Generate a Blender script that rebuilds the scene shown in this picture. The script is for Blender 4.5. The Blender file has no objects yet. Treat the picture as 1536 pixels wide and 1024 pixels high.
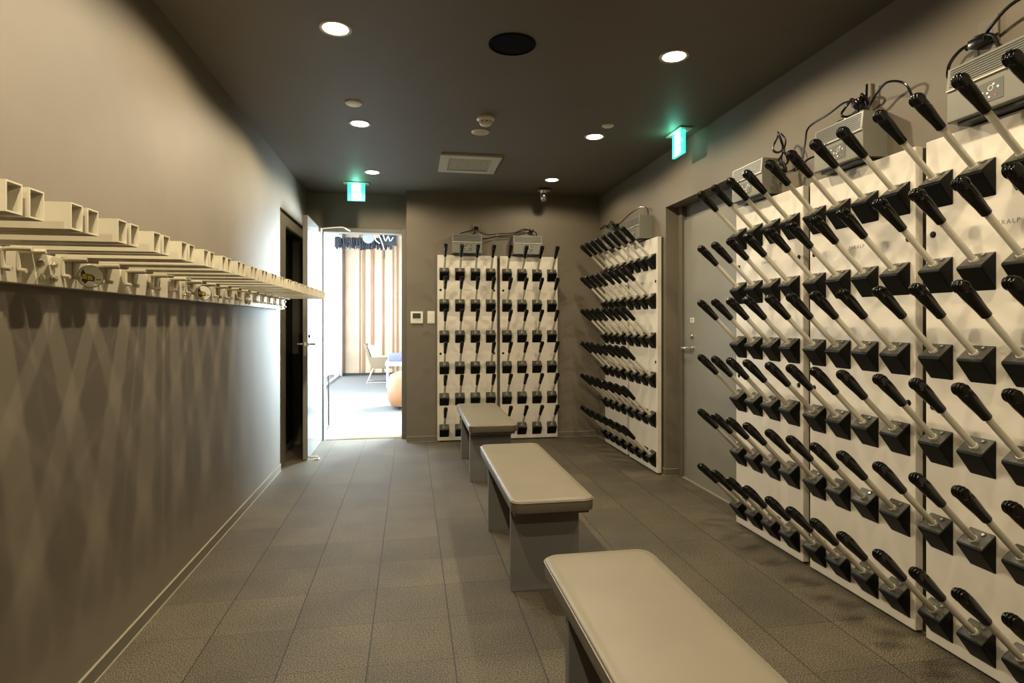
import bpy, bmesh, math, random
from mathutils import Vector, Matrix
random.seed(7)
PI = math.pi
sc = bpy.context.scene
col = sc.collection

# ------------------------------------------------------------------ materials
def mat(name, color, rough=0.5, metal=0.0, noise=0.0, nscale=30, bump=0.0, bscale=200, emit=None, estr=0, coat=0.0, spec=0.5):
    m = bpy.data.materials.new(name); m.use_nodes = True
    nt = m.node_tree; b = nt.nodes['Principled BSDF']
    b.inputs['Base Color'].default_value = (*color, 1)
    b.inputs['Roughness'].default_value = rough
    b.inputs['Metallic'].default_value = metal
    b.inputs['Specular IOR Level'].default_value = spec
    if coat: b.inputs['Coat Weight'].default_value = coat
    if emit:
        b.inputs['Emission Color'].default_value = (*emit, 1)
        b.inputs['Emission Strength'].default_value = estr
    tc = nt.nodes.new('ShaderNodeTexCoord')
    if noise:
        n = nt.nodes.new('ShaderNodeTexNoise'); n.inputs['Scale'].default_value = nscale
        n.inputs['Detail'].default_value = 4
        nt.links.new(tc.outputs['Object'], n.inputs['Vector'])
        r = nt.nodes.new('ShaderNodeValToRGB')
        r.color_ramp.elements[0].position = .35; r.color_ramp.elements[1].position = .65
        r.color_ramp.elements[0].color = (*[c*(1-noise) for c in color], 1)
        r.color_ramp.elements[1].color = (*[min(1, c*(1+noise)) for c in color], 1)
        nt.links.new(n.outputs['Fac'], r.inputs['Fac'])
        nt.links.new(r.outputs['Color'], b.inputs['Base Color'])
    if bump:
        n2 = nt.nodes.new('ShaderNodeTexNoise'); n2.inputs['Scale'].default_value = bscale
        nt.links.new(tc.outputs['Object'], n2.inputs['Vector'])
        bp = nt.nodes.new('ShaderNodeBump'); bp.inputs['Strength'].default_value = bump
        bp.inputs['Distance'].default_value = .002
        nt.links.new(n2.outputs['Fac'], bp.inputs['Height'])
        nt.links.new(bp.outputs['Normal'], b.inputs['Normal'])
    return m

WALLC = (.150, .123, .087)
M = {}
M['wall'] = mat('wall_paint', WALLC, .62, noise=.05, nscale=3, bump=.15, bscale=350)
M['ceil'] = mat('ceiling_paint', (.120, .103, .075), .60, noise=.04, nscale=2, bump=.1, bscale=300)
M['base'] = mat('baseboard_vinyl', (.14, .12, .085), .5)
M['seal'] = mat('pale_sealant', (.33, .29, .21), .5)
M['door'] = mat('door_steel_grey', (.205, .188, .145), .42, noise=.03, nscale=4)
M['frame'] = mat('frame_grey', (.13, .117, .09), .45)
M['leafedge'] = mat('leaf_edge', (.22, .205, .18), .4)
M['leaf'] = mat('leaf_pale', (.15, .155, .165), .25, coat=.3)
M['shadedoor'] = mat('shaded_door', (.03, .028, .026), .5)  # door paint darkened to carry the shade of the recess
M['panel'] = mat('dryer_panel_cream', (.66, .60, .50), .42, noise=.03, nscale=5)
M['tube'] = mat('tube_cream', (.54, .50, .40), .38)
M['block'] = mat('black_plastic', (.003, .0028, .002), .45, spec=.16)
M['blocktop'] = mat('textured_top_sheen', (.060, .054, .040), .36, noise=.35, nscale=120, bump=.4, bscale=260)  # block tops lighter: lamp sheen painted into the grey
M['shadeback'] = mat('brown_shade_backing', (.045, .036, .025), .6)  # dark backing paints in the shade of the gaps between panels
M['nozzle'] = mat('black_glossy_rubber', (.003, .0028, .0025), .14)
M['screw'] = mat('screw_steel', (.6, .57, .5), .25, metal=1)
M['unit'] = mat('unit_grey', (.17, .162, .125), .42)
M['unitside'] = M['unit']
M['slot'] = mat('slot_dark', (.03, .028, .024), .6)
M['cpanel'] = mat('control_panel', (.10, .10, .085), .35)
M['white'] = mat('marking_white', (.75, .72, .66), .5)
M['red'] = mat('marking_red', (.5, .12, .05), .5)
M['cord'] = mat('cord_black', (.004, .0035, .0035), .25, spec=.4)
M['rack'] = mat('rack_ivory', (.66, .60, .455), .38, noise=.03, nscale=6)
M['bolt'] = mat('bolt_zinc', (.62, .58, .46), .25, metal=.9)
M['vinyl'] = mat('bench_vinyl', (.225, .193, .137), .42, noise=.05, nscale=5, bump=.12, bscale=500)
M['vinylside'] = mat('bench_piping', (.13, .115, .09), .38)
M['sideshade'] = mat('bench_side_shade', (.095, .078, .054), .40, bump=.12, bscale=500)  # cushion sides darker than the top: shade put into the vinyl colour
M['leg'] = mat('bench_leg', (.135, .132, .12), .45, noise=.03, nscale=8)
M['plastic'] = mat('plastic_ivory', (.72, .68, .56), .35)
M['screen'] = mat('screen_dark', (.05, .05, .035), .2)
M['speaker'] = mat('speaker_black', (.003, .003, .004), .9, spec=.1)
M['ventm'] = mat('vent_grey', (.50, .47, .37), .4)
M['chrome'] = mat('lever_steel', (.75, .70, .58), .22, metal=1)
M['stickW'] = mat('sticker_white', (.92, .90, .74), .4)
M['stickY'] = mat('sticker_yellow', (.70, .50, .04), .4)
M['stickK'] = mat('sticker_black', (.03, .028, .012), .4)
M['lamp'] = mat('lamp_glow', (1, .9, .7), .5, emit=(1, .86, .58), estr=22)
M['trimring'] = mat('lamp_trim', (.45, .40, .32), .4)
M['exitG'] = mat('exit_teal', (.1, .7, .5), .4, emit=(.06, .95, .60), estr=1.5)
M['exitW'] = mat('exit_white', (.9, 1, .95), .4, emit=(.62, 1, .84), estr=3.6)
M['exitF'] = mat('exit_figure', (.1, .5, .35), .4, emit=(.2, .75, .5), estr=.9)
M['wood'] = mat('pale_wood', (.50, .39, .27), .5, noise=.08, nscale=3)
M['batten'] = mat('brown_batten', (.27, .14, .07), .5, noise=.1, nscale=4)
M['carpet'] = mat('carpet_grey', (.13, .134, .133), .9, noise=.15, nscale=60, bump=.3)
M['plaster'] = mat('plaster_white', (.62, .62, .61), .6)
M['leather'] = mat('tan_leather', (.30, .14, .065), .45, noise=.08, nscale=5)
M['tan'] = mat('tan_shell', (.20, .15, .09), .5)
M['cushw'] = mat('cushion_white', (.85, .84, .82), .8)
M['cushb'] = mat('cushion_bluegrey', (.16, .17, .27), .8)
M['darkfelt'] = mat('dark_felt', (.03, .035, .045), .8, noise=.3, nscale=30)
M['greydisc'] = mat('grey_disc', (.22, .24, .26), .6)
M['blackm'] = mat('black_metal', (.02, .02, .02), .4)
def glass(name, rough=0.0, c=(1, 1, 1)):
    m = bpy.data.materials.new(name); m.use_nodes = True
    b = m.node_tree.nodes['Principled BSDF']
    b.inputs['Base Color'].default_value = (*c, 1); b.inputs['Roughness'].default_value = rough
    b.inputs['Transmission Weight'].default_value = 1; b.inputs['IOR'].default_value = 1.45
    return m
M['glass'] = glass('clear_glass')
def thin_glass():
    m = bpy.data.materials.new('window_glass'); m.use_nodes = True
    nt = m.node_tree; nt.nodes.clear()
    o = nt.nodes.new('ShaderNodeOutputMaterial'); t = nt.nodes.new('ShaderNodeBsdfTransparent')
    g = nt.nodes.new('ShaderNodeBsdfGlossy'); g.inputs['Roughness'].default_value = .02
    mx = nt.nodes.new('ShaderNodeMixShader'); mx.inputs[0].default_value = .06
    nt.links.new(t.outputs[0], mx.inputs[1]); nt.links.new(g.outputs[0], mx.inputs[2])
    nt.links.new(mx.outputs[0], o.inputs[0]); return m
M['pane'] = thin_glass()
M['jar'] = thin_glass(); M['jar'].node_tree.nodes['Mix Shader'].inputs[0].default_value = .6

def floor_mat():
    m = bpy.data.materials.new('rubber_tiles'); m.use_nodes = True
    nt = m.node_tree; b = nt.nodes['Principled BSDF']; L = nt.links.new
    tc = nt.nodes.new('ShaderNodeTexCoord'); mp = nt.nodes.new('ShaderNodeMapping')
    mp.inputs['Location'].default_value = (.142, -2.015, 0)
    L(tc.outputs['Object'], mp.inputs['Vector'])
    br = nt.nodes.new('ShaderNodeTexBrick'); br.offset = 0; br.squash = 1
    for k, v in (('Scale', 1), ('Mortar Size', .0016), ('Mortar Smooth', .3), ('Brick Width', .289), ('Row Height', .289), ('Bias', 0)):
        br.inputs[k].default_value = v
    br.inputs['Color1'].default_value = (.052, .044, .031, 1); br.inputs['Color2'].default_value = (.072, .061, .043, 1)
    br.inputs['Mortar'].default_value = (.024, .020, .014, 1)
    L(mp.outputs['Vector'], br.inputs['Vector'])
    b2 = nt.nodes.new('ShaderNodeTexBrick'); b2.offset = 0; b2.squash = 1
    for k, v in (('Scale', 1), ('Mortar Size', .0028), ('Mortar Smooth', .3), ('Brick Width', .289), ('Row Height', 50), ('Bias', 0)):
        b2.inputs[k].default_value = v
    b2.inputs['Color1'].default_value = (1, 1, 1, 1); b2.inputs['Color2'].default_value = (1, 1, 1, 1); b2.inputs['Mortar'].default_value = (.30, .27, .22, 1)
    mq = nt.nodes.new('ShaderNodeMapping'); mq.inputs['Location'].default_value = (.142, 20, 0)
    L(tc.outputs['Object'], mq.inputs['Vector']); L(mq.outputs['Vector'], b2.inputs['Vector'])
    n = nt.nodes.new('ShaderNodeTexNoise'); n.inputs['Scale'].default_value = 245; n.inputs['Detail'].default_value = 1.0
    L(tc.outputs['Object'], n.inputs['Vector'])
    r = nt.nodes.new('ShaderNodeValToRGB'); r.color_ramp.elements[0].position = .42; r.color_ramp.elements[1].position = .66
    r.color_ramp.elements[0].color = (.36, .35, .33, 1); r.color_ramp.elements[1].color = (3.5, 3.3, 2.95, 1)
    L(n.outputs['Fac'], r.inputs['Fac'])
    n3 = nt.nodes.new('ShaderNodeTexNoise'); n3.inputs['Scale'].default_value = 3.0; n3.inputs['Detail'].default_value = 5
    L(tc.outputs['Object'], n3.inputs['Vector'])
    r3 = nt.nodes.new('ShaderNodeValToRGB'); r3.color_ramp.elements[0].position = .3; r3.color_ramp.elements[1].position = .7
    r3.color_ramp.elements[0].color = (.78, .78, .78, 1); r3.color_ramp.elements[1].color = (1.22, 1.22, 1.2, 1)
    L(n3.outputs['Fac'], r3.inputs['Fac'])
    m0 = nt.nodes.new('ShaderNodeMixRGB'); m0.blend_type = 'MULTIPLY'; m0.inputs[0].default_value = 1
    L(br.outputs['Color'], m0.inputs[1]); L(b2.outputs['Color'], m0.inputs[2])
    m1 = nt.nodes.new('ShaderNodeMixRGB'); m1.blend_type = 'MULTIPLY'; m1.inputs[0].default_value = 1
    L(m0.outputs[0], m1.inputs[1]); L(r.outputs['Color'], m1.inputs[2])
    m2 = nt.nodes.new('ShaderNodeMixRGB'); m2.blend_type = 'MULTIPLY'; m2.inputs[0].default_value = 1
    L(m1.outputs[0], m2.inputs[1]); L(r3.outputs['Color'], m2.inputs[2])
    L(m2.outputs[0], b.inputs['Base Color'])
    b.inputs['Roughness'].default_value = .62; b.inputs['Specular IOR Level'].default_value = .6
    ad = nt.nodes.new('ShaderNodeMath'); ad.operation = 'MULTIPLY_ADD'; ad.inputs[1].default_value = -1
    L(b2.outputs['Fac'], ad.inputs[0]); L(n.outputs['Fac'], ad.inputs[2])
    bp = nt.nodes.new('ShaderNodeBump'); bp.inputs['Strength'].default_value = .25; bp.inputs['Distance'].default_value = .002
    L(ad.outputs[0], bp.inputs['Height']); L(bp.outputs['Normal'], b.inputs['Normal'])
    return m
M['floor'] = floor_mat()

# ------------------------------------------------------------------ geometry helpers
class MB:
    def __init__(s): s.bm = bmesh.new()
    def _merge(s, t, mi=0):
        for f in t.faces: f.material_index = mi
        me = bpy.data.meshes.new('t'); t.to_mesh(me); s.bm.from_mesh(me); bpy.data.meshes.remove(me); t.free(); return s
    def box(s, x0, x1, y0, y1, z0, z1, bev=0, mi=0, mtx=None, seg=2):
        t = bmesh.new(); bmesh.ops.create_cube(t, size=1)
        bmesh.ops.scale(t, vec=(abs(x1-x0), abs(y1-y0), abs(z1-z0)), verts=t.verts)
        bmesh.ops.translate(t, vec=((x0+x1)/2, (y0+y1)/2, (z0+z1)/2), verts=t.verts)
        if bev: bmesh.ops.bevel(t, geom=t.edges[:], offset=bev, segments=seg, profile=.5, affect='EDGES', clamp_overlap=True)
        if mtx: bmesh.ops.transform(t, matrix=mtx, verts=t.verts)
        return s._merge(t, mi)
    def prism(s, pts, a0, a1, axis='x', bev=0, mi=0, mtx=None):
        t = bmesh.new()
        def P(p, a): return {'x': (a, p[0], p[1]), 'y': (p[0], a, p[1]), 'z': (p[0], p[1], a)}[axis]
        v0 = [t.verts.new(P(p, a0)) for p in pts]; v1 = [t.verts.new(P(p, a1)) for p in pts]
        t.faces.new(v0); t.faces.new(v1[::-1]); n = len(pts)
        for i in range(n): t.faces.new((v0[i], v0[(i+1) % n], v1[(i+1) % n], v1[i]))
        bmesh.ops.recalc_face_normals(t, faces=t.faces)
        if bev: bmesh.ops.bevel(t, geom=t.edges[:], offset=bev, segments=2, profile=.5, affect='EDGES', clamp_overlap=True)
        if mtx: bmesh.ops.transform(t, matrix=mtx, verts=t.verts)
        return s._merge(t, mi)
    def rings(s, rs, mi=0, cap=True, closed=False):
        t = bmesh.new(); R = [[t.verts.new(p) for p in r] for r in rs]; n = len(R[0])
        for i in range(len(R)-1 + (1 if closed else 0)):
            a, b = R[i], R[(i+1) % len(R)]
            for k in range(n): t.faces.new((a[k], a[(k+1) % n], b[(k+1) % n], b[k]))
        if cap and not closed: t.faces.new(R[0][::-1]); t.faces.new(R[-1])
        bmesh.ops.recalc_face_normals(t, faces=t.faces)
        return s._merge(t, mi)
    def tube(s, pts, r, n=8, mi=0, smooth=0):
        P = [Vector(p) for p in pts]
        if smooth:
            Q = []
            for i in range(len(P)-1):
                a, b, c, d = P[max(i-1, 0)], P[i], P[i+1], P[min(i+2, len(P)-1)]
                for k in range(smooth):
                    u = k/smooth
                    Q.append(.5*((2*b)+(-a+c)*u+(2*a-5*b+4*c-d)*u*u+(-a+3*b-3*c+d)*u**3))
            Q.append(P[-1]); P = Q
        rs = []; up = None
        for i, p in enumerate(P):
            d = (P[min(i+1, len(P)-1)]-P[max(i-1, 0)]).normalized()
            if up is None: up = Vector((0, 0, 1)) if abs(d.z) < .9 else Vector((1, 0, 0))
            u = (up-d*up.dot(d))
            if u.length < 1e-4: u = Vector((0, 1, 0))-d*d.y
            u.normalize(); w = d.cross(u); up = u
            rs.append([p+(u*math.cos(2*PI*k/n)+w*math.sin(2*PI*k/n))*r for k in range(n)])
        return s.rings(rs, mi)
    def lathe(s, prof, c=(0, 0, 0), axis='z', n=32, mi=0):
        rs = []
        for r, h in prof:
            q = []
            for k in range(n):
                a = 2*PI*k/n; x, y = r*math.cos(a), r*math.sin(a)
                q.append({'z': (c[0]+x, c[1]+y, c[2]+h), 'y': (c[0]+x, c[1]+h, c[2]+y), 'x': (c[0]+h, c[1]+x, c[2]+y)}[axis])
            rs.append(q)
        return s.rings(rs, mi)
    def build(s, name, mats, parent=None, loc=None, smooth=False, rotz=None):
        me = bpy.data.meshes.new(name)
        if smooth:
            for f in s.bm.faces: f.smooth = True
            for e in s.bm.edges:
                if len(e.link_faces) == 2 and e.calc_face_angle(0) > .7: e.smooth = False
        s.bm.to_mesh(me); s.bm.free()
        for m in (mats if isinstance(mats, (list, tuple)) else [mats]): me.materials.append(m)
        o = bpy.data.objects.new(name, me); col.objects.link(o)
        if parent: o.parent = parent
        if loc: o.location = loc
        if rotz is not None: o.rotation_euler = (0, 0, rotz)
        return o

def tag(o, label=None, cat=None, group=None, kind=None):
    if label: o['label'] = label
    if cat: o['category'] = cat
    if group: o['group'] = group
    if kind: o['kind'] = kind
    return o
def empty(name, loc=(0, 0, 0), rz=0, label=None, cat=None, group=None):
    o = bpy.data.objects.new(name, None); col.objects.link(o); o.location = loc; o.rotation_euler = (0, 0, rz)
    o.empty_display_size = .05
    return tag(o, label, cat, group)
def structure(name, mb, m, label, parent=None):
    o = mb.build(name, m, parent); tag(o, label, kind='structure'); return o
def children(o): return [c for c in bpy.data.objects if c.parent == o]
def copy_tree(o, parent=None):
    c = o.copy(); col.objects.link(c); c.parent = parent
    for ch in children(o): copy_tree(ch, c)
    return c

# ------------------------------------------------------------------ setting
XL, XR, YB, YD, CZ = -1.0, 1.885, 5.73, 5.98, 2.42
Y0 = -2.2
structure('floor', MB().box(-2.2, 2.2, Y0-.1, 6.06, -.1, 0), M['floor'], 'dark speckled rubber tile floor of the drying room')
structure('ceiling', MB().box(-2.2, 2.2, Y0-.1, 6.06, CZ, CZ+.12), M['ceil'], 'dark painted ceiling of the drying room')
w = MB(); w.box(-1.14, XL, Y0, 4.80, 0, CZ); w.box(-1.14, XL, 4.80, 5.86, 2.05, CZ); w.box(-1.14, XL, 5.86, 6.06, 0, CZ)
structure('wall_left', w, M['wall'], 'taupe wall carrying the ivory ski rack')
w = MB(); w.box(-.04, 2.2, YB, 6.06, 0, CZ)
w.box(-1.0, -.86, YD, 6.06, 0, CZ); w.box(-.86, -.04, YD, 6.06, 2.075, CZ)
structure('wall_back', w, M['wall'], 'taupe end wall around the bright doorway')
w = MB(); w.box(XR, 2.06, Y0, 3.15, 0, CZ); w.box(XR, 2.06, 3.15, 4.14, 2.013, CZ); w.box(XR, 2.06, 4.14, YB, 0, CZ)
structure('wall_right', w, M['wall'], 'taupe wall behind the row of boot dryers')
structure('wall_near', MB().box(-1.1, 2.0, Y0-.1, Y0, 0, CZ), M['wall'], 'taupe wall behind the viewpoint')
# baseboards with pale sealant lines
def baseboard(name, x0, y0, x1, y1, nx, ny, label):
    t = .007
    b = MB(); b.box(min(x0, x1, x0+nx*t), max(x0, x1, x0+nx*t), min(y0, y1, y0+ny*t), max(y0, y1, y0+ny*t), .004, .05, .0015)
    o = structure(name, b, M['base'], label)
    for z, tt in ((0, .011), (.05, .0085)):
        s = MB(); s.box(min(x0, x1, x0+nx*tt), max(x0, x1, x0+nx*tt), min(y0, y1, y0+ny*tt), max(y0, y1, y0+ny*tt), z, z+.0035)
        so = s.build('sealant', M['seal'], o); so['label'] = 'pale sealant line'
baseboard('baseboard_left', XL, Y0, XL, 4.80, 1, 0, 'low baseboard under the ski rack')
baseboard('baseboard_back', -.04, YB, XR, YB, 0, -1, 'low baseboard along the end wall')
baseboard('baseboard_right', XR, 4.14, XR, YB, -1, 0, 'low baseboard in the far right corner')
baseboard('baseboard_reveal', XR, 4.14, 1.985, 4.14, 0, -1, 'low baseboard in the grey door recess')
baseboard('baseboard_near', XR, Y0, XR, 3.15, -1, 0, 'low baseboard behind the near boot dryers')

# doorway in the left wall, shade painted into its leaf
f = MB(); f.box(-1.10, -1.022, 4.80, 5.12, 0, 2.05, .002); f.box(-1.10, -1.022, 5.12, 5.86, 1.935, 2.05, .002); f.box(-1.10, -1.022, 5.80, 5.86, 0, 1.935, .002)
structure('trim_1', f, M['base'], 'grey frame of the shaded left doorway')
d = MB().box(-1.135, -1.105, 4.80, 5.86, .01, 1.99)
structure('door_1', d, M['shadedoor'], 'door leaf recessed in the left wall, shade painted into its colour')
structure('baseboard_door', MB().box(-1.104, -1.092, 5.12, 5.80, 0, .06), M['base'], 'low threshold strip under the shaded door')

# bright doorway frame and open leaf
f = MB(); f.box(-.088, -.04, 5.90, 6.075, 0, 2.075, .003); f.box(-.86, -.832, 5.94, 6.075, 0, 2.075, .003); f.box(-.832, -.088, 5.94, 6.075, 2.035, 2.075, .003)
structure('trim_2', f, M['frame'], 'grey metal frame of the bright doorway')
structure('trim_3', MB().box(-.832, -.088, 5.965, 6.06, 0, .006), M['chrome'], 'pale metal threshold of the bright doorway')
leaf = MB().box(-.885, -.846, 5.11, 5.935, .006, 2.045, .002)
lo = leaf.build('door_2', [M['leafedge'], M['leaf']]); tag(lo, 'grey steel door leaf standing open', kind='structure')
for p in lo.data.polygons:
    if p.normal.x > .9: p.material_index = 1
hb = MB().box(-.879, -.852, 5.108, 5.112, .87, 1.10, .001); hb.build('lock_plate', M['chrome'], lo)
MB().box(-.874, -.857, 5.103, 5.109, .955, .985, .001).build('latch_bolt', M['white'], lo)
for sx, xx in ((1, -.846), (-1, -.885)):
    h = MB(); h.lathe([(.021, 0), (.021, sx*.008), (.010, sx*.010), (.010, sx*.05)], (xx, 5.17, .968), 'x', 20)
    h.box(xx+sx*.042, xx+sx*.058, 5.165, 5.29, .959, .976, .004)
    h.build('handle', M['chrome'], lo, smooth=True)
    h = MB(); h.lathe([(.014, 0), (.014, sx*.006), (.009, sx*.014)], (xx, 5.17, 1.035), 'x', 16)
    h.build('lock_cylinder', M['blackm'], lo, smooth=True)
h = MB(); h.box(-.846, -.828, 5.72, 5.80, 2.0, 2.04, .003)
c = h.build('door_closer', M['leafedge'], lo)
MB().tube([(-.835, 5.74, 2.03), (-.72, 5.74, 2.045), (-.635, 5.745, 2.05), (-.60, 5.80, 2.04), (-.585, 5.94, 2.045)], .0055, 8, smooth=5).build('closer_arm', M['plastic'], c, smooth=True)
h = MB(); h.tube([(-.846, 5.13, .03), (-.81, 5.11, .028), (-.775, 5.12, .026), (-.77, 5.14, .008)], .009, 8, smooth=4)
h.box(-.79, -.755, 5.115, 5.165, .001, .008, .001)
h.build('door_stop', M['white'], lo, smooth=True)

# grey door on the right
f = MB(); f.box(1.985, 2.05, 4.085, 4.14, 0, 2.013, .002); f.box(1.985, 2.05, 3.15, 3.205, 0, 2.013, .002); f.box(2.022, 2.055, 3.205, 4.085, 1.905, 2.013, .002)
structure('trim_4', f, M['frame'], 'grey metal frame of the right-hand door')
d3 = structure('door_3', MB().box(2.005, 2.045, 3.207, 4.083, .006, 1.908, .0015), M['door'], 'plain grey steel door between boot dryers')
h = MB(); h.lathe([(.024, 0), (.024, -.008), (.011, -.010), (.011, -.05)], (2.005, 3.955, .965), 'x', 20); h.box(1.947, 1.963, 3.95, 4.07, .956, .974, .004)
h.build('handle', M['chrome'], d3, smooth=True)
h = MB(); h.lathe([(.022, 0), (.022, -.006), (.013, -.012), (.012, -.022)], (2.005, 3.955, 1.05), 'x', 20)
h.build('lock_cylinder', M['chrome'], d3, smooth=True)
st = MB().box(2.0035, 2.0052, 3.925, 3.985, 1.150, 1.184); s = st.build('notice_sticker', M['white'], d3)
MB().box(2.0030, 2.0036, 3.932, 3.978, 1.170, 1.175).box(2.0030, 2.0036, 3.932, 3.978, 1.158, 1.163).build('printed_lines', M['cpanel'], s)
structure('trim_5', MB().box(1.99, 2.05, 3.15, 4.14, 0, .005), M['seal'], 'pale threshold strip of the right-hand door')

# ------------------------------------------------------------------ lounge beyond the doorway
LY = 13.2
structure('floor_lounge', MB().box(-1.9, 1.65, 6.06, LY+.2, -.1, 0), M['carpet'], 'pale grey carpet of the lounge beyond the doorway')
structure('ceiling_lounge', MB().box(-1.9, 1.65, 6.06, LY+.2, 3.3, 3.4), M['plaster'], 'white ceiling of the lounge')
w = MB(); w.box(-1.55, 1.65, LY, LY+.15, 0, 3.3)
wf = structure('wall_far', w, M['wood'], 'pale vertical wooden board wall of the lounge')
for x0, x1, cc in ((511.5, 518, 'batten'), (538.8, 540, 'batten'), (543, 547, 'batten'), (556, 560.5, 'wood2'), (573, 575.6, 'batten'), (588.5, 590, 'batten'), (594.5, 597, 'batten')):
    F_, TH = 880., math.atan(152/880.)
    def wx(px):
        r = (px-768)/F_; a = math.sin(TH)+r*math.cos(TH); b = math.cos(TH)-r*math.sin(TH); return a/b*(LY-.03)
    bo = MB().box(wx(x0), wx(x1), LY-.03, LY, .05, 3.3, .003).build('batten', M['batten'], wf)
structure('baseboard_lounge', MB().box(-1.55, 1.5, LY-.045, LY-.03, 0, .05), M['blackm'], 'dark skirting under the wooden board wall')
w = MB(); w.box(-1.6, -1.45, 6.06, 6.5, 0, 3.3); w.box(-1.6, -1.45, 6.5, LY, 3.05, 3.3); w.box(-1.6, -1.45, LY-.25, LY, 0, 3.3)
structure('wall_lounge', w, M['plaster'], 'white wall piece beside the tall lounge window')
w = MB(); w.box(1.5, 1.65, 6.06, 7.3, 0, 3.3); w.box(1.5, 1.65, 9.8, LY, 0, 3.3); w.box(1.5, 1.65, 7.3, 9.8, 0, .25); w.box(1.5, 1.65, 7.3, 9.8, 2.9, 3.3); w.box(-1.6, -.86, 6.06, 6.075, 0, 3.3); w.box(-.04, 2.2, 6.06, 6.075, 0, 3.3); w.box(-.86, -.04, 6.06, 6.075, 2.08, 3.3); w.box(-1.6, 2.2, 5.98, 6.06, 2.54, 3.3)
structure('wall_side', w, M['plaster'], 'white lounge walls out of direct view')
w1 = MB()
for y in (6.5, 8.6, 10.7, 12.87): w1.box(-1.53, -1.49, y, y+.04, 0, 3.05)
w1.box(-1.53, -1.49, 6.5, 12.95, 0, .04); w1.box(-1.53, -1.49, 6.5, 12.95, 3.01, 3.05)
w1o = structure('window_1', w1, M['plaster'], 'tall bright window along the left of the lounge')
MB().box(-1.513, -1.507, 6.54, 12.9, .04, 3.01).build('pane', M['pane'], w1o)
w2 = MB()
for y in (7.3, 8.53, 9.76): w2.box(1.55, 1.59, y, y+.04, .25, 2.9)
w2.box(1.55, 1.59, 7.3, 9.8, .25, .29); w2.box(1.55, 1.59, 7.3, 9.8, 2.86, 2.9)
w2o = structure('window_added', w2, M['plaster'], 'unseen window added in the right lounge wall for daylight')  # added out of view so daylight reaches the drying room's left wall
MB().box(1.567, 1.573, 7.34, 9.76, .29, 2.86).build('pane', M['pane'], w2o)

# lounge chair (seen side-on, facing right)
ch = empty('lounge_chair', (-.82, 11.35, 0), 0, 'low lounge chair with tan shell and wire legs, through the doorway', 'chair')
for y in (0, .46):
    s = MB().prism([(.02, .50), (.40, .50), (.50, .28), (.10, .28)], y, y+.03, 'y', .006); s.build('side_panel', M['tan'], ch)
MB().prism([(-.06, .74), (-.01, .75), (.14, .30), (.09, .28)], .03, .46, 'y', .006).build('backrest', M['tan'], ch)
MB().box(.10, .56, .035, .455, .40, .50, .03).build('seat_cushion', M['cushw'], ch, smooth=True)
MB().prism([(.01, .72), (.13, .70), (.22, .48), (.10, .46)], .04, .45, 'y', .02).build('back_cushion', M['cushw'], ch, smooth=True)
for y in (.02, .47):
    MB().tube([(.12, y, .29), (.0, y, .012), (.50, y, .012), (.30, y, .29)], .008, 8).build('leg', M['chrome'], ch, smooth=True)
# ottoman
pf = MB()
R = []
for r, h in ((.25, .01), (.31, .03), (.345, .12), (.345, .32), (.31, .42), (.22, .46), (.05, .47)):
    R.append([(math.copysign(abs(math.cos(a))**.6, math.cos(a))*r, math.copysign(abs(math.sin(a))**.6, math.sin(a))*r, h) for a in [2*PI*k/32 for k in range(32)]])
pf.rings(R)
po = pf.build('ottoman', M['leather'], loc=(.04, 8.1, .02), smooth=True); tag(po, 'rounded tan leather ottoman beside the doorway frame', 'ottoman')
MB().box(-.2, .2, -.2, .2, -.018, .012).build('base', M['blackm'], po)
# white low bench with cushion
lb = empty('lounge_bench', (-.44, 10.5, 0), 0, 'white low bench behind the tan ottoman, carrying a cushion', 'bench')
MB().box(0, .9, 0, .5, .38, .46, .02).build('seat', M['cushw'], lb, smooth=True)
for x, y in ((.03, .03), (.87, .03), (.03, .47), (.87, .47)): MB().box(x-.012, x+.012, y-.012, y+.012, 0, .38).build('leg', M['plaster'], lb)
tag(MB().box(0, .6, 0, .4, 0, .14, .04, seg=3).build('cushion', M['cushb'], loc=(-.40, 10.55, .46), smooth=True), 'blue-grey cushion lying on the white low bench', 'cushion')
# black framed low glass case
gc = empty('glass_cabinet', (-1.18, 6.32, 0), 0, 'low black-edged glass case just beyond the doorway', 'cabinet')
g = MB()
for x in (0, .285):
    for y in (0, .36): g.box(x, x+.015, y, y+.015, 0, .59)
for x in (0, .285): g.box(x, x+.015, 0, .375, .575, .59); g.box(x, x+.015, 0, .375, 0, .03)
for y in (0, .36): g.box(0, .3, y, y+.015, .575, .59)
g.build('frame', M['blackm'], gc)
MB().box(.288, .293, .015, .36, .03, .575).build('glass_pane', M['pane'], gc)
MB().box(.015, .285, .015, .36, .01, .03).build('shelf', M['plaster'], gc)
# hanging decoration
hd = empty('hanging_decoration', (-1.50, 12.3, 0), 0, 'ragged dark hanging decoration with white strands near the lounge ceiling', 'decoration')
MB().box(0, 1.30, 0, .03, 2.955, 2.975).build('rail', M['blackm'], hd)
for x in (.1, 1.2): MB().box(x, x+.01, .01, .02, 2.975, 3.3).build('hanger', M['blackm'], hd)
s = MB(); random.seed(3)
for k in range(230):
    x = .0+1.12*random.random(); w_ = .012+.04*random.random(); y = -.06+.16*random.random()
    z1 = 2.86+.03*random.random(); z0 = 2.63+.10*random.random()
    a = (random.random()-.5)*.5
    s.box(-w_/2, w_/2, -.004, .004, z0-z1, 0, mtx=Matrix.Translation((x, y, z1)) @ Matrix.Rotation(a, 4, 'Y') @ Matrix.Rotation(random.random()*2, 4, 'Z'))
so = s.build('fringe', M['darkfelt'], hd); so['kind'] = 'stuff'
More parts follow.
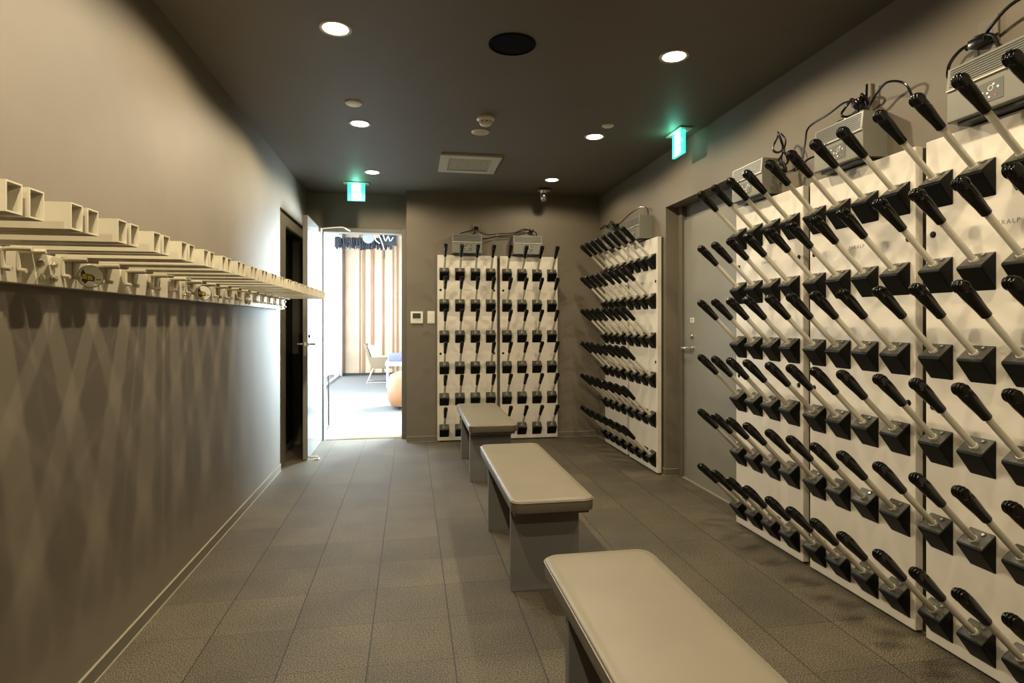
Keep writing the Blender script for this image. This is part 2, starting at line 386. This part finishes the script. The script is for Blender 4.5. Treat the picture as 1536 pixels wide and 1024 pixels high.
MB().lathe([(.11, 0), (.12, .01), (.12, .04), (.10, .05)], (.66, -.12, 2.87), 'y', 28).build('disc', M['greydisc'], hd, smooth=True)
f = MB(); f.box(.88, 1.22, -.10, -.07, 2.93, 2.96); f.box(.88, 1.22, -.10, -.07, 2.72, 2.74); f.box(1.19, 1.22, -.10, -.07, 2.72, 2.96); f.box(.88, .91, -.10, -.07, 2.72, 2.96); f.box(.9, 1.2, -.075, -.07, 2.73, 2.94)
f.build('bracket', M['darkfelt'], hd)
s = MB()
s.tube([(.84, -.14, 2.96), (.90, -.15, 2.84), (.95, -.14, 2.70), (.97, -.14, 2.62)], .010, 6, smooth=4)
s.tube([(.95, -.14, 2.93), (1.0, -.15, 2.80), (1.05, -.14, 2.90), (1.09, -.15, 2.80), (1.15, -.14, 2.88)], .010, 6, smooth=4)
s.tube([(.78, -.14, 2.94), (.80, -.15, 2.82), (.88, -.14, 2.75)], .010, 6, smooth=4)
s.build('strand', M['cushw'], hd, smooth=True)
MB().tube([(.95, -.13, 2.68), (.97, -.13, 2.56), (.96, -.13, 2.44)], .014, 6, smooth=4).build('dangling_strip', M['blackm'], hd, smooth=True)

# ------------------------------------------------------------------ boot dryers
PW, PT, PH = .58, .05, 1.80
BLK = [(0.0, .125), (-.055, .080), (-.057, .073), (0.0, 0.0)]
def add_block_mesh():
    b = MB(); b.prism(BLK, -.045, .045, 'x', .0035); return b
ax = Vector((0, -math.sin(math.radians(45.5)), math.cos(math.radians(45.5))))   # tube axis in local dryer space
nz = Vector((0, math.cos(math.radians(45.5)), math.sin(math.radians(45.5))))
BASE = Vector((0, -.030, .0955))
def tube_mesh():
    b = MB(); b.tube([BASE-ax*.006, BASE+ax*.20], .0105, 14)
    b.tube([BASE-ax*.004, BASE+ax*.012], .0135, 14); return b
def nozzle_mesh():
    b = MB(); O = BASE+ax*.176; rs = []
    for s, a, t in ((0, .0125, .0125), (.002, .0148, .0150), (.010, .0150, .0155), (.022, .0150, .0160), (.040, .0158, .0172), (.065, .0175, .0195), (.090, .0190, .0212), (.112, .0188, .0208), (.128, .0165, .0185), (.138, .0120, .0130), (.142, .005, .006)):
        p = O+ax*s + nz*(-.10*max(0, s-.05)**1.5)
        rs.append([p+Vector((1, 0, 0))*math.cos(2*PI*k/18)*a + nz*math.sin(2*PI*k/18)*t for k in range(18)])
    b.rings(rs)
    for i in range(4):
        x = (i-1.5)*.0095; r = .0200 if i in (1, 2) else .0172
        c = O+ax*.1240 + nz*(-.003)
        t = []
        for rr, h in ((r-.008, -.0036), (r-.0030, -.0034), (r-.0009, -.0022), (r, 0), (r-.0009, .0022), (r-.0030, .0034), (r-.008, .0036)):
            t.append([c+Vector((x+h, 0, 0))+(ax*math.cos(2*PI*k/20)*1.2+nz*math.sin(2*PI*k/20))*rr for k in range(20)])
        b.rings(t)
    return b
def screw_mesh():
    b = MB(); p = Vector((.012, -.012, .1155)); n = Vector((0, -.045, .055)).normalized()*-1
    n = Vector((0, -.634, .773))
    b.tube([p-n*.002, p+n*.0012], .0095, 16); b.tube([p, p+n*.004], .0055, 10, mi=1); return b

def make_dryer():
    root = empty('boot_dryer')
    p = MB(); p.box(-PW/2, PW/2, -PT, -.016, .012, PH, .003); p.build('panel', M['panel'], root)
    MB().box(-PW/2+.003, PW/2-.003, -.016, 0, .02, PH-.004).build('shade_backing', M['shadeback'], root)
    MB().box(-PW/2+.03, PW/2-.03, -PT+.012, -.006, 0, .012).build('foot_rail', M['slot'], root)
    bm_, tm_, nm_, sm_ = add_block_mesh(), tube_mesh(), nozzle_mesh(), screw_mesh()
    B = bm_.build('mounting_block', [M['block'], M['blocktop']], root)
    for f in B.data.polygons:
        if f.normal.z > .3 and f.area > .002: f.material_index = 1
    T = tm_.build('tube', M['tube'], B, smooth=True)
    N = nm_.build('nozzle', M['nozzle'], B, smooth=True); S = sm_.build('screw', [M['slot'], M['screw']], B, smooth=True)
    T['label'] = 'cream tube'; N['label'] = 'black ridged nozzle'
    first = True
    for r in range(6):
        for c in range(4):
            loc = (-.225+.15*c, -PT, .046+.3015*r)
            if first: B.location = loc; first = False
            else:
                q = copy_tree(B, root); q.location = loc
    C0 = MB().lathe([(.0115, 0), (.0115, -.002), (.008, -.004), (.003, -.004)], (0, 0, 0), 'y', 18).build('cap', M['block'], root, smooth=True)
    k = 0
    for x in (-1, 1):
        for z in (.85, 1.463):
            q = C0 if k == 0 else copy_tree(C0, root); k += 1
            q.location = (x*(PW/2-.030), -PT, z)
    # printed word
    fc = bpy.data.curves.new('word', 'FONT'); fc.body = 'DIRALP'; fc.size = .021; fc.align_x = 'CENTER'; fc.extrude = .0003; fc.space_character = 1.35
    fo = bpy.data.objects.new('word', fc); me = bpy.data.meshes.new_from_object(fo); bpy.data.objects.remove(fo)
    me.materials.append(M['unit']); t = bpy.data.objects.new('printed_word', me); col.objects.link(t); t.parent = root
    t.location = (0, -PT-.0002, 1.458); t.rotation_euler = (PI/2, 0, 0)
    return root
proto = make_dryer()
dr = [((.543, YB, 0), 0, 'boot dryer panel on the end wall, next to the thermostat and switch'),
      ((1.153, YB, 0), 0, 'boot dryer panel on the end wall, nearer the right corner'),
      ((XR, 5.095, 0), -PI/2, 'boot dryer panel deepest in the far right corner, side wall'),
      ((XR, 4.468, 0), -PI/2, 'boot dryer panel just beyond the grey right-hand door'),
      ((XR, 2.799, 0), -PI/2, 'boot dryer panel just this side of the grey right-hand door'),
      ((XR, 2.170, 0), -PI/2, 'middle of the three near boot dryer panels on the right wall'),
      ((XR, 1.545, 0), -PI/2, 'nearest boot dryer panel, cut by the right picture edge')]
for i, (l, rz, lab) in enumerate(dr):
    o = proto if i == 0 else copy_tree(proto)
    o.location = l; o.rotation_euler = (0, 0, rz); tag(o, lab, 'boot dryer', 'wall boot dryers full of pegs')

# blower units above the dryers
def make_unit():
    root = empty('blower_unit')
    hw, dp, h = .143, .112, .182
    c = MB(); c.prism([(0, 0), (-dp+.004, 0), (-dp, .004), (-dp, h-.075), (-dp-.004, h-.072), (-dp+.004, h), (0, h)], -hw, hw, 'x', .0015)
    c.build('casing', M['unit'], root)
    g = MB()
    for k in range(8):
        z = h-.066+.0078*k; y = -dp-.003+(.0008*k)
        g.box(-hw+.012, hw-.012, y-.0012, y+.004, z, z+.0034)
    go = g.build('grille', M['slot'], root)
    s = MB(); s.box(-hw+.001, hw-.001, -dp-.006, -dp, h-.078, h-.073, .0005)
    s.build('trim_strip', M['tube'], root)
    cp = MB().box(-.048, .048, -dp-.0015, -dp+.002, .022, .085, .0008).build('control_panel', M['cpanel'], root)
    b = MB()
    for x, z in ((-.034, .072), (-.034, .034), (-.016, .034), (-.002, .05), (.018, .072), (.032, .060), (-.034, .052), (-.018, .055), (.004, .036)):
        b.lathe([(.0035, 0), (.0035, -.0012)], (x, -dp-.0015, z), 'y', 10)
    b.rings([[(.008+math.cos(2*PI*k/20)*rr, -dp-.0022+dy, .063+math.sin(2*PI*k/20)*rr) for k in range(20)] for rr, dy in ((.007, 0), (.0085, 0), (.0085, .001), (.007, .001))], closed=True)
    b.build('indicator', M['white'], cp)
    MB().lathe([(.003, 0), (.003, -.0012)], (.024, -dp-.0015, .036), 'y', 10).build('red_indicator', M['red'], cp)
    MB().box(-hw+.02, hw-.02, -dp+.02, 0, -.011, 0).build('bracket', M['blackm'], root)
    for x in (-.06, .06):
        MB().lathe([(.0045, 0), (.003, -.004)], (x, -dp-.005, h-.0755), 'y', 10).build('screw', M['screw'], root)
    return root
pu = make_unit()
UZ = 1.814
un = [((.535, YB, UZ), 0, 'grey blower unit above the dryer next to the thermostat'),
      ((1.127, YB, UZ), 0, 'grey blower unit above the right end-wall dryer'),
      ((XR, 5.12, UZ), -PI/2, 'grey blower unit deepest in the far right corner'),
      ((XR, 4.52, UZ), -PI/2, 'grey blower unit just beyond the right-hand door'),
      ((XR, 2.885, UZ), -PI/2, 'grey blower unit nearest this side of the right-hand door'),
      ((XR, 2.205, UZ), -PI/2, 'grey blower unit above the middle near dryer, under cable bundle'),
      ((XR, 1.548, UZ), -PI/2, 'nearest grey blower unit, at the right picture edge')]
UNITS = []
for i, (l, rz, lab) in enumerate(un):
    o = pu if i == 0 else copy_tree(pu); UNITS.append(o)
    o.location = l; o.rotation_euler = (0, 0, rz); tag(o, lab, 'blower', 'blower units above the boot dryers')

# outlets, plugs and cords
def outlet(x, y, z, wall, lab):
    o = empty('wall_outlet', (x, y, z), 0 if wall == 'b' else -PI/2, lab, 'outlet', 'sockets above the blower units')
    MB().box(-.035, .035, -.012, 0, -.058, .058, .003).build('cover_plate', M['wall'], o)
    MB().box(-.018, .018, -.014, -.011, -.035, .035, .002).build('socket', M['frame'], o)
    return o
outlet(XR, 1.64, 2.095, 'r', 'grey wall socket above the nearest blower unit')
outlet(XR, 2.17, 2.08, 'r', 'grey wall socket above the middle near blower unit')
outlet(.63, YB, 2.06, 'b', 'grey wall socket above the left end-wall dryer')
def cord(name, unit, paths, plug=None, r=.0042):
    b = MB()
    for p in paths: b.tube(p, r, 8, smooth=6)
    o = b.build(name, M['cord'], smooth=True); o['label'] = 'black power cord with plug'
    u = UNITS[unit]; o.parent = u; o.matrix_parent_inverse = (Matrix.Translation(u.location) @ Matrix.Rotation(u.rotation_euler.z, 4, 'Z')).inverted()
    if plug:
        for q, dx, dy in plug:
            MB().box(q[0]-dx, q[0]+dx, q[1]-dy, q[1]+dy, q[2]-.014, q[2]+.014, .005).build('plug', M['cord'], o, smooth=True)
    return o
XC = 1.80
def loopy(cx, cy, cz, ry, rz, n=3, x=XC, tilt=0):
    P = []
    for k in range(n*10+1):
        a = 2*PI*k/10; P.append((x+.012*math.sin(a*.37+k), cy+ry*math.cos(a)*(1-.07*(k//10)), cz+rz*math.sin(a)*(1-.06*(k//10))))
    return P
cord('power_cord', 6,
     [[(1.862, 1.66, 2.085), (1.85, 1.71, 2.08), (1.83, 1.735, 2.04), (1.82, 1.73, 1.99), (1.83, 1.70, 1.995)],
      [(1.862, 1.63, 2.09), (1.84, 1.60, 2.10), (1.82, 1.50, 2.13), (1.83, 1.35, 2.11), (1.85, 1.2, 2.0)],
      [(1.86, 1.70, 2.075), (1.84, 1.65, 2.09), (1.84, 1.59, 2.07), (1.83, 1.56, 1.995)]],
     [((1.853, 1.645, 2.075), .02, .03)], .0055)
cord('power_cord', 5,
     [[(1.85, 2.17, 2.07), (1.83, 2.23, 2.09), (1.83, 2.33, 2.075), (1.83, 2.46, 2.06), (1.83, 2.485, 2.0), (1.82, 2.49, 1.92)],
      [(1.79, 2.49, 1.868), (1.80, 2.42, 1.90), (1.83, 2.33, 1.91), (1.86, 2.30, 1.95)],
      loopy(0, 2.20, 2.055, .045, .035, 2, 1.83), loopy(0, 2.15, 2.065, .03, .03, 2, 1.84),
      [(1.85, 2.14, 2.07), (1.84, 2.11, 2.03), (1.83, 2.06, 2.06), (1.82, 1.99, 2.08), (1.84, 1.93, 2.05), (1.87, 1.92, 1.98)],
      [(1.85, 2.135, 2.05), (1.85, 2.13, 2.13)]],
     [((1.85, 2.17, 2.07), .022, .025), ((1.84, 2.24, 2.01), .018, .03)], .0045)
cord('power_cord', 4,
     [[(1.82, 2.505, 1.915), (1.80, 2.53, 1.88), (1.79, 2.58, 1.875)], [(1.79, 2.58, 1.875), (1.79, 2.505, 1.867)], loopy(0, 2.62, 2.035, .030, .050, 2, 1.78), loopy(0, 2.585, 1.955, .026, .040, 2, 1.785),
      [(1.78, 2.58, 1.93), (1.79, 2.57, 1.89), (1.80, 2.60, 1.86), (1.82, 2.66, 1.84)],
      [(1.78, 2.595, 2.07), (1.78, 2.56, 2.02), (1.785, 2.60, 1.95), (1.79, 2.58, 1.885)]],
     [((1.785, 2.605, 1.885), .018, .02)], .0042)
cord('power_cord', 3,
     [[(1.86, 4.42, 1.99), (1.86, 4.42, 2.05), (1.84, 4.50, 2.085), (1.81, 4.66, 2.06), (1.80, 4.82, 2.025)]],
     None, .0045)
cord('power_cord', 2,
     [[(1.80, 4.83, 2.022), (1.79, 4.88, 2.01), (1.79, 4.95, 2.01)], loopy(0, 5.05, 2.03, .07, .03, 3, 1.77), loopy(0, 4.97, 2.015, .05, .035, 2, 1.76),
      [(1.77, 5.1, 2.03), (1.75, 5.28, 2.02), (1.78, 5.22, 2.05), (1.80, 5.1, 2.0)]],
     [((1.79, 4.95, 2.005), .018, .03)], .0045)
cord('power_cord', 0,
     [[(.64, 5.70, 2.05), (.66, 5.68, 2.03), (.74, 5.68, 2.005), (.83, 5.687, 2.016)],
      [(.62, 5.70, 2.04), (.60, 5.66, 1.99), (.70, 5.67, 1.965), (.83, 5.68, 1.992)],
      [(.62, 5.70, 2.08), (.60, 5.69, 2.05), (.50, 5.68, 2.02), (.45, 5.69, 1.995)]],
     [((.63, 5.695, 2.07), .022, .018)], .0045)
cord('power_cord', 1,
     [[(.84, 5.688, 2.018), (1.0, 5.68, 2.03), (1.10, 5.68, 2.07), (1.18, 5.69, 2.055)],
      [(.84, 5.68, 1.994), (.98, 5.68, 2.01), (1.08, 5.68, 2.05), (1.17, 5.69, 2.07)],
      [(1.18, 5.69, 2.06), (1.22, 5.68, 2.04), (1.23, 5.69, 1.995)]],
     [((1.18, 5.695, 2.06), .02, .018)], .0045)

# ------------------------------------------------------------------ ski rack on the left wall
rk = empty('ski_rack', (0, 0, 0), 0, 'long ivory wall rack of paired square arms for skis', 'rack')
MB().box(XL, -.96, .55, 4.72, 1.248, 1.331, .0015).build('rail', M['rack'], rk)
MB().box(-.9605, -.952, 4.63, 4.735, 1.252, 1.328, .001).build('end_plate', M['rack'], rk)
def arm_mesh():
    b = MB(); w, h, t, x0, x1 = .021, .0525, .003, 0, .325
    b.box(x0, x1, -w, w, 0, t); b.box(x0, x1, -w, w, h-t, h); b.box(x0, x1, -w, -w+t, t, h-t); b.box(x0, x1, w-t, w, t, h-t)
    b.box(x0, x0+.004, -w+t, w-t, t, h-t); return b
A0 = arm_mesh().build('arm', M['rack'], rk)
def hook_mesh():
    b = MB(); b.tube([(.062, 0, .0), (.006, 0, 0), (.0, 0, -.008), (0, 0, -.040), (.004, 0, -.046), (.018, 0, -.048)], .0058, 8, smooth=3)
    return b
H0 = hook_mesh().build('hook', M['rack'], rk, smooth=True)
k = 0
for i in range(-1, 20):
    c = 1.133+.186*i
    for s in (-.030, .030):
        q = A0 if k == 0 else copy_tree(A0, rk); k += 1
        q.location = (-.975, c+s, 1.3315)
k = 0
for c in [1.424, 1.612]+[1.857+.1835*j for j in range(16)]:
    for s in (-.028, .028):
        q = H0 if k == 0 else copy_tree(H0, rk); k += 1
        q.location = (-.9575, c+s, 1.326)
b = MB(); b.lathe([(.012, 0), (.012, .002), (.0085, .003), (.0085, .009), (.005, .0115), (.0015, .012)], (0, 0, 0), 'x', 6)
B0 = b.build('bolt', M['bolt'], rk, smooth=False); k = 0
for yy in (1.757, 2.741, 3.712):
    for dy in (-.028, .028):
        for z in (1.268, 1.306):
            q = B0 if k == 0 else copy_tree(B0, rk); k += 1; q.location = (-.96, yy+dy, z)
for z in (1.27, 1.308):
    q = copy_tree(B0, rk); q.location = (-.952, 4.715, z)
SL = MB().box(0, .012, -.0013, .001, 0, .014, .0005).build('slot', M['slot'], rk); k = 0
for i in (1, 5, 9):
    q = SL if k == 0 else copy_tree(SL, rk); k += 1
    q.location = (-.735, 1.133+.186*i-.030-.0215, 1.352)
def sticker(y, z, lab):
    o = empty('round_tag', (-.934, y, z), math.radians(-52), None, None)
    MB().lathe([(.0335, 0), (.0335, .0004)], (0, 0, 0), 'x', 40).build('border', M['stickK'], o)
    MB().lathe([(.0318, .0004), (.0318, .0008)], (0, 0, 0), 'x', 40).build('disc', M['stickW'], o)
    e = MB(); e.prism([(-.024, .010), (-.019, .021), (-.013, .008), (.004, .005), (.010, -.002), (.009, -.014), (-.006, -.013), (-.014, -.022), (-.023, -.012)], .0008, .0012, 'x')
    e.build('emblem', M['stickK'], o)
    e = MB(); e.prism([(-.021, .007), (-.010, .006), (-.010, -.009), (-.021, -.007)], .0012, .0015, 'x'); e.prism([(-.008, .004), (.004, .002), (.006, -.010), (-.008, -.010)], .0012, .0015, 'x')
    e.build('yellow_patch', M['stickY'], o)
    MB().box(.0008, .0012, .013, .025, -.010, -.007).build('printed_mark', M['unit'], o)
    o['label'] = lab; o.parent = rk; return o
sticker(1.925, 1.286, 'round white tag with yellow and black emblem, nearer one on the ski rack')
sticker(2.885, 1.285, 'round white and yellow tag farther along the ski rack')

# ------------------------------------------------------------------ benches
def make_bench():
    root = empty('bench'); L, W = 1.13, .345
    # rounded-rectangle cushion
    def rr(w, l, r, z, n=8):
        P = []
        for cx, cy, a0 in ((w-r, l-r, 0), (-w+r, l-r, PI/2), (-w+r, -l+r, PI), (w-r, -l+r, 3*PI/2)):
            for k in range(n+1): a = a0+PI/2*k/n; P.append((cx+r*math.cos(a), cy+r*math.sin(a), z))
        return P
    w, l, r = W/2, L/2, .045
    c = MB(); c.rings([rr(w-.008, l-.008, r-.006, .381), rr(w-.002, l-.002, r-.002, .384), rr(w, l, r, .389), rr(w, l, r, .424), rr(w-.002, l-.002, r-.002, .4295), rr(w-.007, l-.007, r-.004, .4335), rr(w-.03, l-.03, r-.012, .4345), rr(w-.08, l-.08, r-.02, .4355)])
    so = c.build('seat', [M['vinyl'], M['sideshade']], root, smooth=True)
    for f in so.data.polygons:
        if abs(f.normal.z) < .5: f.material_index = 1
    pp = rr(w+.001, l+.001, r, .4255, 10); MB().tube(pp+[pp[0]], .0022, 6).build('piping', M['vinyl'], root, smooth=True)
    MB().box(-w+.015, w-.015, -l+.04, l-.04, .363, .384, .002).build('seat_board', M['leg'], root)
    for y in (-.40, .335):
        MB().box(-.150, .150, y, y+.036, 0, .364, .002).build('leg', M['leg'], root)
    MB().box(-.022, .022, -.365, .336, .26, .363, .002).build('stretcher', M['leg'], root)
    return root
pb = make_bench()
for i, (y, lab) in enumerate(((4.625, 'farthest grey padded bench, in front of the end-wall dryers'), (2.868, 'middle grey padded bench of the row of three'), (1.205, 'nearest grey padded bench, cut off by the bottom picture edge'))):
    o = pb if i == 0 else copy_tree(pb); o.location = (.572, y, 0); tag(o, lab, 'bench', 'grey padded benches in a row')

# ------------------------------------------------------------------ ceiling fittings
def downlight(x, y, lab, first=[None]):
    if first[0] is None:
        o = empty('ceiling_light')
        MB().rings([[(math.cos(2*PI*k/32)*r, math.sin(2*PI*k/32)*r, z) for k in range(32)] for r, z in ((.054, -.001), (.062, -.004), (.068, -.003), (.070, 0), (.054, 0))], closed=True).build('trim_ring', M['trimring'], o, smooth=True)
        MB().lathe([(.054, 0), (.054, -.0015), (.048, -.0035), (.02, -.005)], (0, 0, 0), 'z', 32).build('lamp', M['lamp'], o, smooth=True)
        first[0] = o
    else: o = copy_tree(first[0])
    o.location = (x, y, CZ); tag(o, lab, 'ceiling light', 'round ceiling downlights')
LX = (-.320, 1.240); LYs = (2.63, 3.86, 5.09)
lbl = {(0, 0): 'glowing round downlight nearest on the left of the ceiling', (1, 0): 'glowing round downlight nearest on the right of the ceiling',
       (0, 1): 'glowing round downlight, middle of the left row, beside a pale disc', (1, 1): 'glowing round downlight, middle of the right row',
       (0, 2): 'glowing round downlight farthest left, above the green exit sign', (1, 2): 'glowing round downlight farthest right, by the glass jar lamp'}
for i, x in enumerate(LX):
    for j, y in enumerate(LYs): downlight(x, y, lbl[(i, j)])
LIGHTS = [(x, y) for x in LX for y in (1.40, .17, -1.06)+LYs]
for i, (x, y) in enumerate(LIGHTS):
    ld = bpy.data.lights.new('downlight', 'SPOT'); ld.energy = (66 if x < 0 else 37)*(1 if y < 5 else .66); ld.color = (1, .85, .60)
    ld.spot_size = math.radians(169); ld.spot_blend = .30; ld.shadow_soft_size = .022
    lo_ = bpy.data.objects.new('downlight', ld); col.objects.link(lo_); lo_.location = (x, y, CZ-.016)

tag(MB().lathe([(.108, 0), (.108, -.004), (.100, -.006), (.098, -.002), (.04, -.004)], (0, 0, 0), 'z', 40).build('ceiling_speaker', M['speaker'], loc=(.457, 2.64, CZ), smooth=True), 'flat round black speaker in the ceiling', 'speaker')
sd = empty('smoke_detector', (.459, 3.62, CZ), 0, 'domed white smoke detector above the ring-shaped ceiling fitting', 'smoke detector')
MB().lathe([(.056, 0), (.056, -.012), (.050, -.018), (.040, -.020)], (0, 0, 0), 'z', 32).build('base', M['plastic'], sd, smooth=True)
MB().lathe([(.040, -.018), (.040, -.034), (.034, -.044), (.018, -.050), (.004, -.051)], (0, 0, 0), 'z', 32).build('dome', M['plastic'], sd, smooth=True)
b = MB()
for a in (-2.2, -1.5, -.9): b.box(.036*math.cos(a)-.008, .036*math.cos(a)+.008, .040*math.sin(a)-.001, .040*math.sin(a)+.003, -.032, -.027)
b.build('air_slot', M['slot'], sd)
rg = empty('ceiling_fitting', (.457, 3.885, CZ), 0, 'flat pale ring-shaped fitting just in front of smoke detector', 'ceiling fitting')
MB().lathe([(.060, 0), (.060, -.004), (.054, -.009), (.045, -.010)], (0, 0, 0), 'z', 36).build('rim', M['plastic'], rg, smooth=True)
MB().lathe([(.044, -.0095), (.044, -.0115), (.01, -.0125)], (0, 0, 0), 'z', 36).build('lens', M['ventm'], rg, smooth=True)
for x, y, r, lab in ((-.325, 3.50, .047, 'pale flat disc on the ceiling beside the middle left downlight'), (1.252, 3.62, .038, 'small pale flat disc on the ceiling by the middle right downlight')):
    tag(MB().lathe([(r, 0), (r, -.006), (r-.006, -.010), (.005, -.011)], (0, 0, 0), 'z', 32).build('ceiling_fitting', M['plastic'], loc=(x, y, CZ), smooth=True), lab, 'ceiling fitting')
vt = empty('ceiling_vent', (.456, 4.665, CZ), 0, 'square pale ceiling vent with a perforated centre', 'vent')
b = MB(); W_ = .232
for x0, x1, y0, y1 in ((-W_, W_, -W_-.02, -.175), (-W_, W_, .175, W_+.02), (-W_, -.165, -.175, .175), (.165, W_, -.175, .175)): b.box(x0, x1, y0, y1, -.018, 0, .002)
b.build('frame', M['ventm'], vt)
g = MB()
for k in range(21): g.box(-.165, .165, -.175+.0165*k, -.175+.0165*k+.007, -.013, -.010)
for k in range(20): g.box(-.165+.0165*k, -.165+.0165*k+.007, -.175, .175, -.0125, -.0095)
g.build('grille', M['ventm'], vt)
MB().box(-.165, .165, -.175, .175, -.004, -.001).build('backing', M['slot'], vt)
# emergency lamp
em = empty('emergency_lamp', (1.247, 5.45, CZ), 0, 'clear glass jar lamp hanging from the ceiling by the end wall', 'lamp')
MB().lathe([(.030, 0), (.034, -.012), (.066, -.016), (.067, -.022), (.040, -.028), (.036, -.040)], (0, 0, 0), 'z', 32).build('flange', M['chrome'], em, smooth=True)
MB().lathe([(.034, -.036), (.038, -.055), (.037, -.085), (.031, -.108), (.018, -.121), (.004, -.124)], (0, 0, 0), 'z', 32).build('glass_jar', M['jar'], em, smooth=True)
b = MB(); b.lathe([(.016, -.040), (.022, -.060), (.023, -.085), (.014, -.102), (.002, -.106)], (0, 0, 0), 'z', 16).build('bulb', M['chrome'], em, smooth=True)
# exit signs
def running_man(b, u0, v0, s, put):
    for (x0, z0), (x1, z1), w_ in (((.0, .30), (.04, -.02), .09), ((.04, .0), (.28, -.16), .07), ((.28, -.16), (.20, -.42), .06), ((.0, 0), (-.14, -.24), .07), ((-.14, -.24), (-.38, -.30), .06), ((.02, .26), (.26, .12), .05), ((.0, .28), (-.20, .12), .05), ((-.20, .12), (-.30, -.02), .045)):
        dx, dz = x1-x0, z1-z0; L = math.hypot(dx, dz); nx, nz_ = -dz/L*w_/2, dx/L*w_/2
        put(b, [(u0+s*p, v0+s*q) for p, q in ((x0+nx, z0+nz_), (x1+nx, z1+nz_), (x1-nx, z1-nz_), (x0-nx, z0-nz_))])
    put(b, [(u0+s*(.05+.085*math.cos(a)), v0+s*(.43+.085*math.sin(a))) for a in [2*PI*k/12 for k in range(12)]])
def exit_sign(loc, rz, lab, w_=.155, h=.155):
    o = empty('exit_sign', loc, rz, lab, 'exit sign', 'green running-figure exit signs')
    MB().box(-w_/2-.035, w_/2+.035, -.045, .045, -.008, 0, .002).build('mount_plate', M['ventm'], o)
    MB().box(-w_/2, w_/2, -.010, .010, -h-.010, -.008, .002).build('body', M['exitG'], o)
    for s in (-1, 1):
        y0, y1 = sorted((s*.010, s*.0108))
        fc = MB().box(-w_*.26, w_*.26, y0, y1, -h-.006, -.012).build('face', M['exitW'], o)
        f = MB(); running_man(f, 0, -h/2-.008, h*.62, lambda b, P: b.prism(P, s*.0108, s*.0114, 'y'))
        f.build('running_figure', M['exitF'], fc)
    return o
for q, x, y in ((0, -.487, 5.46), (1, 1.715, 3.665)):
    ld = bpy.data.lights.new('exit_sign_glow', 'POINT'); ld.energy = .55; ld.color = (.12, 1, .68); ld.shadow_soft_size = .012
    o = bpy.data.objects.new('exit_sign_glow', ld); col.objects.link(o); o.location = (x, y, CZ-.05)
exit_sign((-.487, 5.50, CZ), 0, 'lit green exit sign above the bright doorway')
exit_sign((1.762, 3.665, CZ), -PI/2, 'lit green exit sign seen edge-on above the right-hand door', .16, .15)
# thermostat and switch
th = empty('thermostat', (.058, YB, 1.198), 0, 'square ivory thermostat with dark screen right of doorway', 'thermostat')
MB().box(-.059, .059, -.020, 0, -.058, .058, .003).build('case', M['plastic'], th)
MB().box(-.039, .037, -.0215, -.019, -.010, .041, .001).build('screen', M['screen'], th)
b = MB()
for k in range(5): b.box(-.034+.015*k, -.025+.015*k, -.0215, -.0195, -.026, -.020)
b.build('button', M['unit'], th)
MB().box(-.057, .057, -.0212, -.0195, -.046, -.0445).build('flap_line', M['unit'], th)
sw = empty('light_switch', (.194, YB, 1.20), 0, 'ivory light switch plate between thermostat and boot dryer', 'switch')
MB().box(-.035, .035, -.008, 0, -.06, .06, .003).build('plate', M['plastic'], sw)
for k in (-1, 0, 1): MB().box(-.02, .02, -.012, -.007, .032*k-.014, .032*k+.014, .0015).build('rocker', M['plastic'], sw)

# ------------------------------------------------------------------ daylight for the lounge
def area(name, loc, rot, sx, sy, e, c):
    ld = bpy.data.lights.new(name, 'AREA'); ld.shape = 'RECTANGLE'; ld.size = sx; ld.size_y = sy; ld.energy = e; ld.color = c
    o = bpy.data.objects.new(name, ld); col.objects.link(o); o.location = loc; o.rotation_euler = rot; return o
a = area('window_daylight', (1.85, 8.75, 1.6), (0, PI/2, math.radians(30)), 2.6, 2.5, 1650, (.76, .93, 1)); a.data.spread = math.radians(110)  # lamp beyond the added window, tilted to throw light through the doorway
area('window_daylight', (-1.85, 9.8, 1.65), (0, -PI/2, 0), 2.9, 6.2, 520, (.86, .94, 1))
wd = bpy.data.worlds.new('sky'); sc.world = wd; wd.use_nodes = True
bg = wd.node_tree.nodes['Background']; bg.inputs['Color'].default_value = (.85, .93, 1, 1); bg.inputs['Strength'].default_value = 3.0

# ------------------------------------------------------------------ camera and view
cd = bpy.data.cameras.new('camera'); cam = bpy.data.objects.new('camera', cd); col.objects.link(cam)
cd.sensor_width = 36; cd.lens = 36*880/1536; cd.shift_y = -28.5/1536; cd.clip_start = .05
cam.location = (0, 0, 1.15); cam.rotation_euler = (PI/2, 0, -math.atan(152/880.)); sc.camera = cam
sc.view_settings.view_transform = 'Standard'; sc.view_settings.look = 'None'; sc.view_settings.gamma = 1
sc.view_settings.use_curve_mapping = False; sc.view_settings.exposure = -0.12
sc.cycles.use_denoising = True; sc.cycles.max_bounces = 10; sc.cycles.diffuse_bounces = 2; sc.cycles.caustics_reflective = False; sc.cycles.caustics_refractive = False
